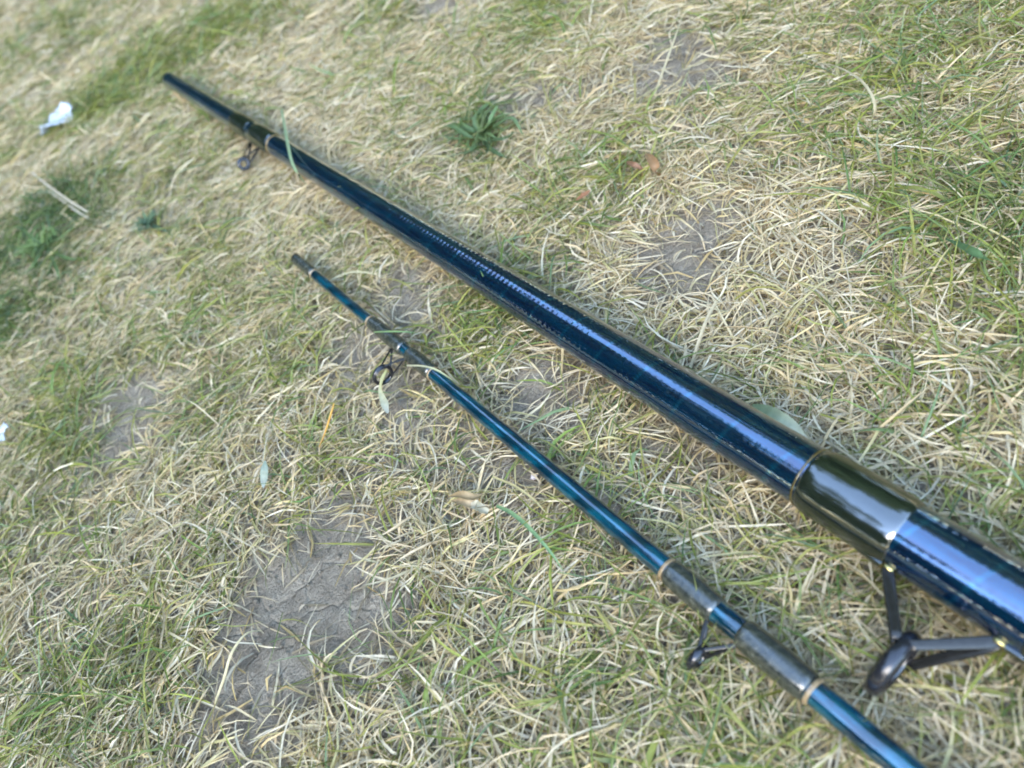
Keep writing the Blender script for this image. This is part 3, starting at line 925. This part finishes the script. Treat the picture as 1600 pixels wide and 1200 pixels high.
def crumbs(n):
    ico = [(0, 0, 1), (.89, 0, .45), (.28, .85, .45), (-.72, .53, .45), (-.72, -.53, .45), (.28, -.85, .45), (.72, .53, -.45), (-.28, .85, -.45), (-.89, 0, -.45), (-.28, -.85, -.45), (.72, -.53, -.45), (0, 0, -1)]
    fi = [(0, 1, 2), (0, 2, 3), (0, 3, 4), (0, 4, 5), (0, 5, 1), (1, 6, 2), (2, 7, 3), (3, 8, 4), (4, 9, 5), (5, 10, 1), (6, 7, 2), (7, 8, 3), (8, 9, 4), (9, 10, 5), (10, 6, 1), (11, 7, 6), (11, 8, 7), (11, 9, 8), (11, 10, 9), (11, 6, 10)]
    ico = np.array(ico); fi = np.array(fi)
    P = np.stack([rng.uniform(-.4, .32, n), rng.uniform(.02, .75, n)], 1)
    b = blobs(P[:, 0], P[:, 1], BARE)
    P = P[rng.uniform(0, 1, n) < .15 + b]
    n = len(P)
    r_ = rng.gamma(2, .00022, n) + .00015
    V = ico[None] * r_[:, None, None] * rng.uniform(.6, 1.3, (n, 12, 1)) * np.array([1, 1, .7])
    V[..., 0] += P[:, 0:1]; V[..., 1] += P[:, 1:2]; V[..., 2] += (ground_h(P[:, 0], P[:, 1]) + r_ * .3)[:, None]
    F = (fi[None] + (np.arange(n) * 12)[:, None, None]).reshape(-1, 3)
    o = mesh_np("soil_crumbs", V.reshape(-1, 3), F, M_SOIL, False)
    tag(o, "small crumbs of dry grey soil scattered on the bare patches", None, None, "stuff")


crumbs(16000)


# ------------------------------------------------------------------ single blades, leaves and scraps that can be told apart
def ribbon(path, wid, fold, m, name, col, parent=None, upv=(0, 0, 1), K=14, roll=0.0, tip=None):
    """leaf or blade along a world path; wid = list of widths along it"""
    P = np.array(path, float)
    tt = np.linspace(0, len(P) - 1, K)
    Q = np.array([catmull(P, x) for x in tt])
    u = tt / tt[-1]
    Wd = np.interp(u, np.linspace(0, 1, len(wid)), wid)
    D = np.gradient(Q, axis=0); D /= np.linalg.norm(D, axis=1)[:, None]
    sd_ = np.cross(D, np.array(upv, float)); sd_ /= np.linalg.norm(sd_, axis=1)[:, None]
    nr = np.cross(sd_, D)
    if roll:
        sd_, nr = sd_ * math.cos(roll) + nr * math.sin(roll), nr * math.cos(roll) - sd_ * math.sin(roll)
    prof = [(-1, 0), (-.5, -.55), (0, -1), (.5, -.55), (1, 0)]
    V = np.stack([Q + sd_ * (a * Wd / 2)[:, None] + nr * (b * fold * Wd / 2)[:, None] for a, b in prof], 1)
    k = len(prof)
    F = np.array([(i * k + j, i * k + j + 1, (i + 1) * k + j + 1, (i + 1) * k + j) for i in range(K - 1) for j in range(k - 1)])
    c0 = np.array(col, float)
    c1 = np.array(tip if tip is not None else col, float)
    C = c0[None] * (1 - u[:, None] ** 1.5) + c1[None] * u[:, None] ** 1.5
    return mesh_np(name, V.reshape(-1, 3), F, m, True, parent, np.repeat(C, k, 0))


def px_path(lst):
    return [at(x, y, z) for x, y, z in lst]


def blade(lst, wid_mm, col, label, m=None, fold=.4, tip=None, roll=0.0, cat="grass stalk", name="grass_stalk", group=None):
    w_ = [wid_mm * q / 1000 for q in ((.8, 1, 1, .85, .5, .1) if np.isscalar(wid_mm) else (1,))] if np.isscalar(wid_mm) else [q / 1000 for q in wid_mm]
    o = ribbon(px_path(lst), w_, fold, m or M_DRY, name, col, tip=tip, roll=roll)
    return tag(o, label, cat, group)


GB = "single grass blades lying over or against the rods"
blade([(440, 170, .016), (446, 205, .026), (455, 250, .0255), (466, 272, .021), (480, 290, .008)], 1.9, (.30, .40, .22),
      "pale green blade bent over the thick rod beside its far guide", M_GRN, group=GB, tip=(.25, .34, .17))
blade([(768, 468, .002), (763, 450, .014), (757, 436, .0215), (750, 422, .026)], 1.1, (.13, .22, .08),
      "upright green blade in front of the middle of the thick rod", M_GRN, group=GB)
blade([(877, 592, .002), (878, 572, .008), (879, 550, .014), (881, 525, .0185)], [1.3, 1.4, 1.4, 1.3, 1.2], (.50, .40, .22),
      "short straw stub standing before the thick rod, right of its middle", group=GB)
blade([(329, 192, .002), (329, 184, .006), (330, 177, .0105)], [1.8, 1.9, 1.9, 1.5], (.62, .55, .36),
      "pale straw stub in front of the tip end of the thick rod", group=GB)
blade([(262, 132, .010), (271, 142, .0095), (279, 152, .006), (288, 162, .002)], 2.2, (.60, .44, .24),
      "orange straw blade lying along the tip of the thick rod", group=GB)
blade([(584, 519, .0125), (610, 518, .0155), (640, 519, .013), (668, 524, .005)], 1.0, (.25, .36, .14),
      "thin green blade crossing the thin rod between its tan bands", M_GRN, group=GB)
blade([(635, 571, .013), (660, 572, .0155), (682, 578, .016), (704, 592, .011), (722, 606, .004)], 1.0, (.55, .50, .30),
      "pale blade crossing the thin rod just above its second tan band", group=GB, tip=(.25, .3, .12))
blade([(512, 440, .006), (545, 426, .007), (572, 426, .006), (600, 432, .004)], 1.1, (.56, .50, .30),
      "straw blade behind the thin rod next to its first tan band", group=GB)
blade([(498, 700, .002), (508, 675, .010), (516, 650, .015), (522, 630, .017)], [1.3, 1.6, 1.6, 1.3, .6], (.60, .34, .08),
      "orange dead blade standing in a green tuft left of the thin rod", cat="grass stalk")
blade([(1350, 205, .004), (1368, 170, .014), (1350, 130, .020), (1310, 105, .020), (1270, 96, .016)], 1.3, (.42, .36, .22),
      "long pale blade arching over in the upper right of the lawn", cat="grass stalk")
blade([(1022, 150, .003), (1040, 100, .012), (1056, 55, .018), (1066, 25, .02)], 1.3, (.48, .42, .26),
      "straight straw stalk leaning across the bare patch at the top", cat="grass stalk")
blade([(1079, 575, .002), (1090, 540, .008), (1104, 500, .012), (1120, 470, .013)], [1.2, 1.5, 1.5, 1.4, 1.2], (.48, .41, .26),
      "thick straw stalk just behind the thick rod, above its middle", cat="grass stalk")
blade([(335, 1100, .002), (350, 1060, .007), (362, 1020, .011), (385, 990, .011), (410, 985, .007)], 1.5, (.60, .52, .30),
      "curved straw blade leaning over the left of the large bare patch", cat="grass stalk")
blade([(48, 268, .010), (75, 290, .012), (105, 312, .012), (138, 332, .006)], [1.8, 2.0, 2.0, 1.5], (.58, .50, .36),
      "upper of two pale straw stalks side by side near the left edge", cat="straw stalk", name="straw_stalk", group="two pale straw stalks")
blade([(75, 298, .007), (95, 312, .008), (120, 330, .008), (140, 342, .004)], [1.4, 1.6, 1.6, 1.2], (.52, .46, .34),
      "lower of two pale straw stalks side by side near the left edge", cat="straw stalk", name="straw_stalk", group="two pale straw stalks")
blade([(770, 745, .004), (805, 760, .006), (835, 782, .006), (862, 812, .003)], 1.0, (.50, .42, .20),
      "ochre stalk lying by the lower edge of the thin rod", cat="grass stalk")
blade([(775, 790, .004), (800, 802, .007), (830, 828, .008), (862, 865, .006), (880, 892, .003)], 1.6, (.22, .34, .16),
      "long green blade slanting down from the crumpled brown leaf", M_GRN, cat="grass stalk")

# broad leaves
tag(ribbon(px_path([(1176, 632, .006), (1195, 642, .011), (1215, 653, .013), (1240, 668, .012), (1262, 686, .006)]), [q / 1000 for q in (.8, 4.4, 5.4, 5.2, 3.6, .8)], .35,
           M_GRN, "dead_leaf", (.30, .38, .20), tip=(.72, .66, .46), roll=-.3),
    "pale green leaf with a bleached end behind the thick rod", "leaf")
tag(ribbon(px_path([(604, 578, .010), (597, 592, .0095), (594, 610, .006), (600, 628, .004), (606, 645, .003)]), [q / 1000 for q in (1.2, 2.2, 1.8, 2.4, 4.0, 1.2)], .35,
           M_DRY, "dead_leaf", (.44, .42, .18), tip=(.40, .40, .33)),
    "white and yellow torn leaf lying through the thin rod's small guide", "leaf")
tag(ribbon(px_path([(414, 720, .010), (413, 735, .009), (412, 750, .006), (411, 762, .004)]), [q / 1000 for q in (.8, 3.2, 4, 3, .8)], .3,
           M_DRY, "dead_leaf", (.26, .31, .23), tip=(.33, .36, .31), roll=.4),
    "small whitish leaf standing in the grass left of the thin rod", "leaf")
tag(ribbon(px_path([(1476, 372, .006), (1505, 384, .012), (1530, 398, .013), (1558, 412, .008)]), [q / 1000 for q in (1, 3.0, 4.6, 4.8, 2.5, .5)], .3,
           M_GRN, "grass_leaf", (.12, .20, .08), roll=.3),
    "broad blue green grass leaf near the right edge of the lawn", "leaf")
tag(ribbon(px_path([(1031, 276, .003), (1026, 266, .008), (1021, 254, .011), (1014, 244, .010), (1008, 240, .006)]), [q / 1000 for q in (.6, 3.0, 4.6, 4.4, 3.0, .8)], .55,
           M_DRY, "dead_leaf", (.30, .17, .08), K=22, tip=(.40, .24, .12)),
    "curled orange brown dead leaf in the grass above the thick rod", "leaf")
tag(ribbon(px_path([(978, 252, .006), (988, 256, .009), (1000, 262, .007), (1010, 268, .004)]), [q / 1000 for q in (.8, 3.2, 3.4, 2.2, .5)], .5,
           M_DRY, "dead_leaf", (.30, .16, .09)),
    "reddish brown leaf scrap left of the curled orange brown leaf", "leaf")
tag(ribbon(px_path([(900, 312, .006), (910, 305, .008), (922, 297, .007)]), [q / 1000 for q in (1.8, 3.8, 3.6, 1)], .2,
           M_DRY, "dead_leaf", (.40, .19, .10)),
    "small red brown leaf chip in the green tuft", "leaf")
cl = empty("crumpled_leaf", tuple(at(732, 782, .003)))
tag(cl, "crumpled light brown dead leaf on the soil below the thin rod", "leaf")
for lst, wd, cc in (([(700, 776, .004), (718, 772, .009), (738, 776, .008), (756, 772, .005)], (.4, 2.6, 3.4, 2.6, .5), (.38, .27, .14)),
                    ([(704, 782, .003), (722, 783, .008), (742, 789, .007), (766, 790, .004)], (.4, 2.8, 3.6, 2.2, .5), (.44, .33, .19)),
                    ([(730, 790, .006), (742, 788, .009), (752, 794, .006), (764, 800, .003)], (1, 4, 4, 2), (.52, .46, .32))):
    r_ = ribbon([p - at(732, 782, .003) for p in px_path(lst)], [q / 1000 for q in wd], .7, M_DRY, "lobe", cc, parent=cl)


def weed(px, py, leaves, label, col):
    c = at(px, py, .002)
    r_ = empty("weed", tuple(c))
    tag(r_, label, "weed")
    g = np.random.default_rng(int(px))
    k_ = 0.6 if len(leaves) < 4 else 1
    for q in range(60):
        a_ = g.uniform(0, 6.28); l_ = g.uniform(.008, .026) * k_; up_ = g.uniform(.3, 1.1); bend = g.normal(0, .9)
        pts = [np.array((math.cos(a_ + bend * u) * l_ * u, math.sin(a_ + bend * u) * l_ * u, l_ * up_ * u * (1.25 - .9 * u))) for u in (0, .33, .66, 1)]
        ribbon(pts, [w_ / 1000 * k_ * g.uniform(.5, 1.0) for w_ in (.8, 2.2, 2.6, 1.7, .3)], .5, M_GRN, "leaf", np.array(col) * g.uniform(.8, 1.6) * np.array((1.15, 1, .8)), parent=r_, K=8,
               tip=np.array(col) * g.uniform(1, 1.9))
    for (lst, wd, dc) in leaves:
        ribbon([p - c for p in px_path(lst)], [q / 1000 for q in wd], .45, M_GRN, "leaf", np.array(col) * dc, parent=r_, tip=np.array(col) * dc * 1.25)
    return r_


weed(752, 212, [
    ([(752, 212, .002), (762, 195, .010), (770, 178, .013), (777, 165, .013)], (1.0, 2.4, 3.4, 2.8, 1.8), (1.6)),
    ([(752, 212, .002), (738, 204, .008), (725, 196, .009), (716, 192, .006)], (1.0, 2.6, 3.4, 2.6, .6), (1.1)),
    ([(752, 212, .002), (770, 218, .007), (790, 215, .009), (805, 205, .007)], (.8, 2.4, 3.0, 2.2, .5), (.9)),
    ([(752, 212, .002), (745, 226, .007), (732, 236, .008), (716, 240, .005)], (.8, 2.4, 3.0, 2.2, .5), (1.0)),
    ([(752, 212, .002), (735, 214, .008), (705, 196, .010), (684, 204, .004)], (.8, 2.2, 2.8, 2.2, .5), (1.2)),
    ([(752, 212, .002), (775, 196, .009), (800, 184, .012), (818, 212, .004)], (.8, 2.2, 2.8, 2.2, .5), (1.1)),
    ([(752, 212, .002), (764, 230, .007), (778, 240, .008), (796, 248, .004)], (.8, 2.4, 3.0, 2.2, .5), (.8)),
    ([(752, 212, .002), (741, 186, .009), (760, 164, .011), (780, 155, .007)], (1, 2.6, 3.4, 3, .6), (1.2)),
], "dark green weed rosette of narrow leaves above the thick rod", (.095, .145, .062))
weed(70, 385, [
    ([(70, 385, .002), (92, 372, .010), (110, 358, .012), (120, 345, .009)], (.8, 2.2, 2.8, 2.2, .4), (1.0)),
    ([(70, 385, .002), (50, 372, .010), (34, 358, .011), (20, 352, .008)], (.8, 2, 2.6, 2, .4), (.8)),
    ([(70, 385, .002), (60, 402, .008), (46, 420, .009), (30, 432, .005)], (.8, 2.2, 2.8, 2.2, .4), (1.1)),
    ([(70, 385, .002), (92, 398, .008), (112, 405, .009), (132, 402, .005)], (.8, 2, 2.6, 2, .4), (.9)),
    ([(70, 385, .002), (82, 405, .008), (90, 425, .009), (94, 440, .004)], (.8, 2, 2.6, 2, .4), (.8)),
], "bushy green leafy weed clump at the left edge of the lawn", (.13, .20, .075))
weed(235, 350, [
    ([(235, 350, .002), (238, 340, .008), (242, 335, .010)], (1, 3, 2.5, .5), (1.2)),
    ([(235, 350, .002), (246, 356, .007), (262, 362, .005)], (1.5, 4, 3, .6), (.7)),
    ([(235, 350, .002), (225, 346, .006), (216, 340, .004)], (1.5, 4, 3, .6), (.8)),
], "tiny dark weed with small leaves between the left edge and the thick rod", (.09, .15, .09))


def scrap(px, py, z, size, seed, label, name, col, cat, flat=.35):
    """crumpled thin scrap: a wrinkled sheet with thickness"""
    g = np.random.default_rng(seed)
    c = at(px, py, z)
    n = 9
    u, v = np.meshgrid(np.linspace(-1, 1, n), np.linspace(-1, 1, n))
    rr = 1 - .22 * g.uniform(0, 1, u.shape) * (np.maximum(abs(u), abs(v)) > .9)
    X = u * rr * size[0] / 2; Y = v * rr * size[1] / 2
    Z = flat * min(size) * (fbm(u + seed, v, .9, seed, 3) * 1.6 + .25 * (u * u - v * v))
    top = np.stack([X, Y, Z], -1).reshape(-1, 3); bot = top - np.array([0, 0, .0004])
    i = np.arange(n * n).reshape(n, n)
    q = np.stack([i[:-1, :-1], i[:-1, 1:], i[1:, 1:], i[1:, :-1]], -1).reshape(-1, 4)
    rim = np.concatenate([i[0, :-1], i[:-1, -1], i[-1, :0:-1], i[:0:-1, 0]])
    nx_ = np.roll(rim, -1)
    side = np.stack([rim, rim + n * n, nx_ + n * n, nx_], -1)
    F = np.concatenate([q, q[:, ::-1] + n * n, side])
    o = mesh_np(name, np.concatenate([top, bot]), F, simple(name + "_mat", col, .7, 0, .3, 0, .08, 200), True)
    o.location = c
    o.rotation_euler = (.25, -.2, seed * 1.3)
    return tag(o, label, cat)


scrap(86, 187, .007, (.038, .026), 3, "blurred white paper scrap lying in the grass near the upper left corner", "paper_scrap", (.50, .54, .60), "paper scrap", .6)
scrap(3, 668, .010, (.007, .006), 5, "small white petal like scrap at the left edge, upper one", "petal", (.38, .41, .42), "petal")
scrap(2, 684, .008, (.005, .004), 6, "tiny white scrap at the left edge just below the other", "petal", (.36, .39, .40), "petal")


def pebble(px, py, r_, seed, col, label):
    g = np.random.default_rng(seed)
    V = []; nu, nv = 14, 9
    for j in range(nv):
        ph = math.pi * j / (nv - 1)
        for i in range(nu):
            th = 2 * math.pi * i / nu
            d = np.array([math.sin(ph) * math.cos(th), math.sin(ph) * math.sin(th), math.cos(ph)])
            k = 1 + .16 * math.sin(3.1 * d[0] + seed) + .14 * math.cos(4.3 * d[1] + 2 * d[2])
            V.append(d * k * r_ * np.array([1.2, .9, .7]))
    F = np.array([(j * nu + i, (j + 1) * nu + i, (j + 1) * nu + (i + 1) % nu, j * nu + (i + 1) % nu) for j in range(nv - 1) for i in range(nu)])
    o = mesh_np("pebble", np.array(V), F, simple("pebble_mat", col, .8, 0, .3, 0, .2, 700, .6), True)
    c = at(px, py, .001)
    o.location = (c[0], c[1], float(ground_h(c[0], c[1])) + r_ * .45)
    return tag(o, label, "pebble")


pebble(830, 738, .0016, 2, (.58, .50, .46), "small pinkish pebble against the lower edge of the thin rod")
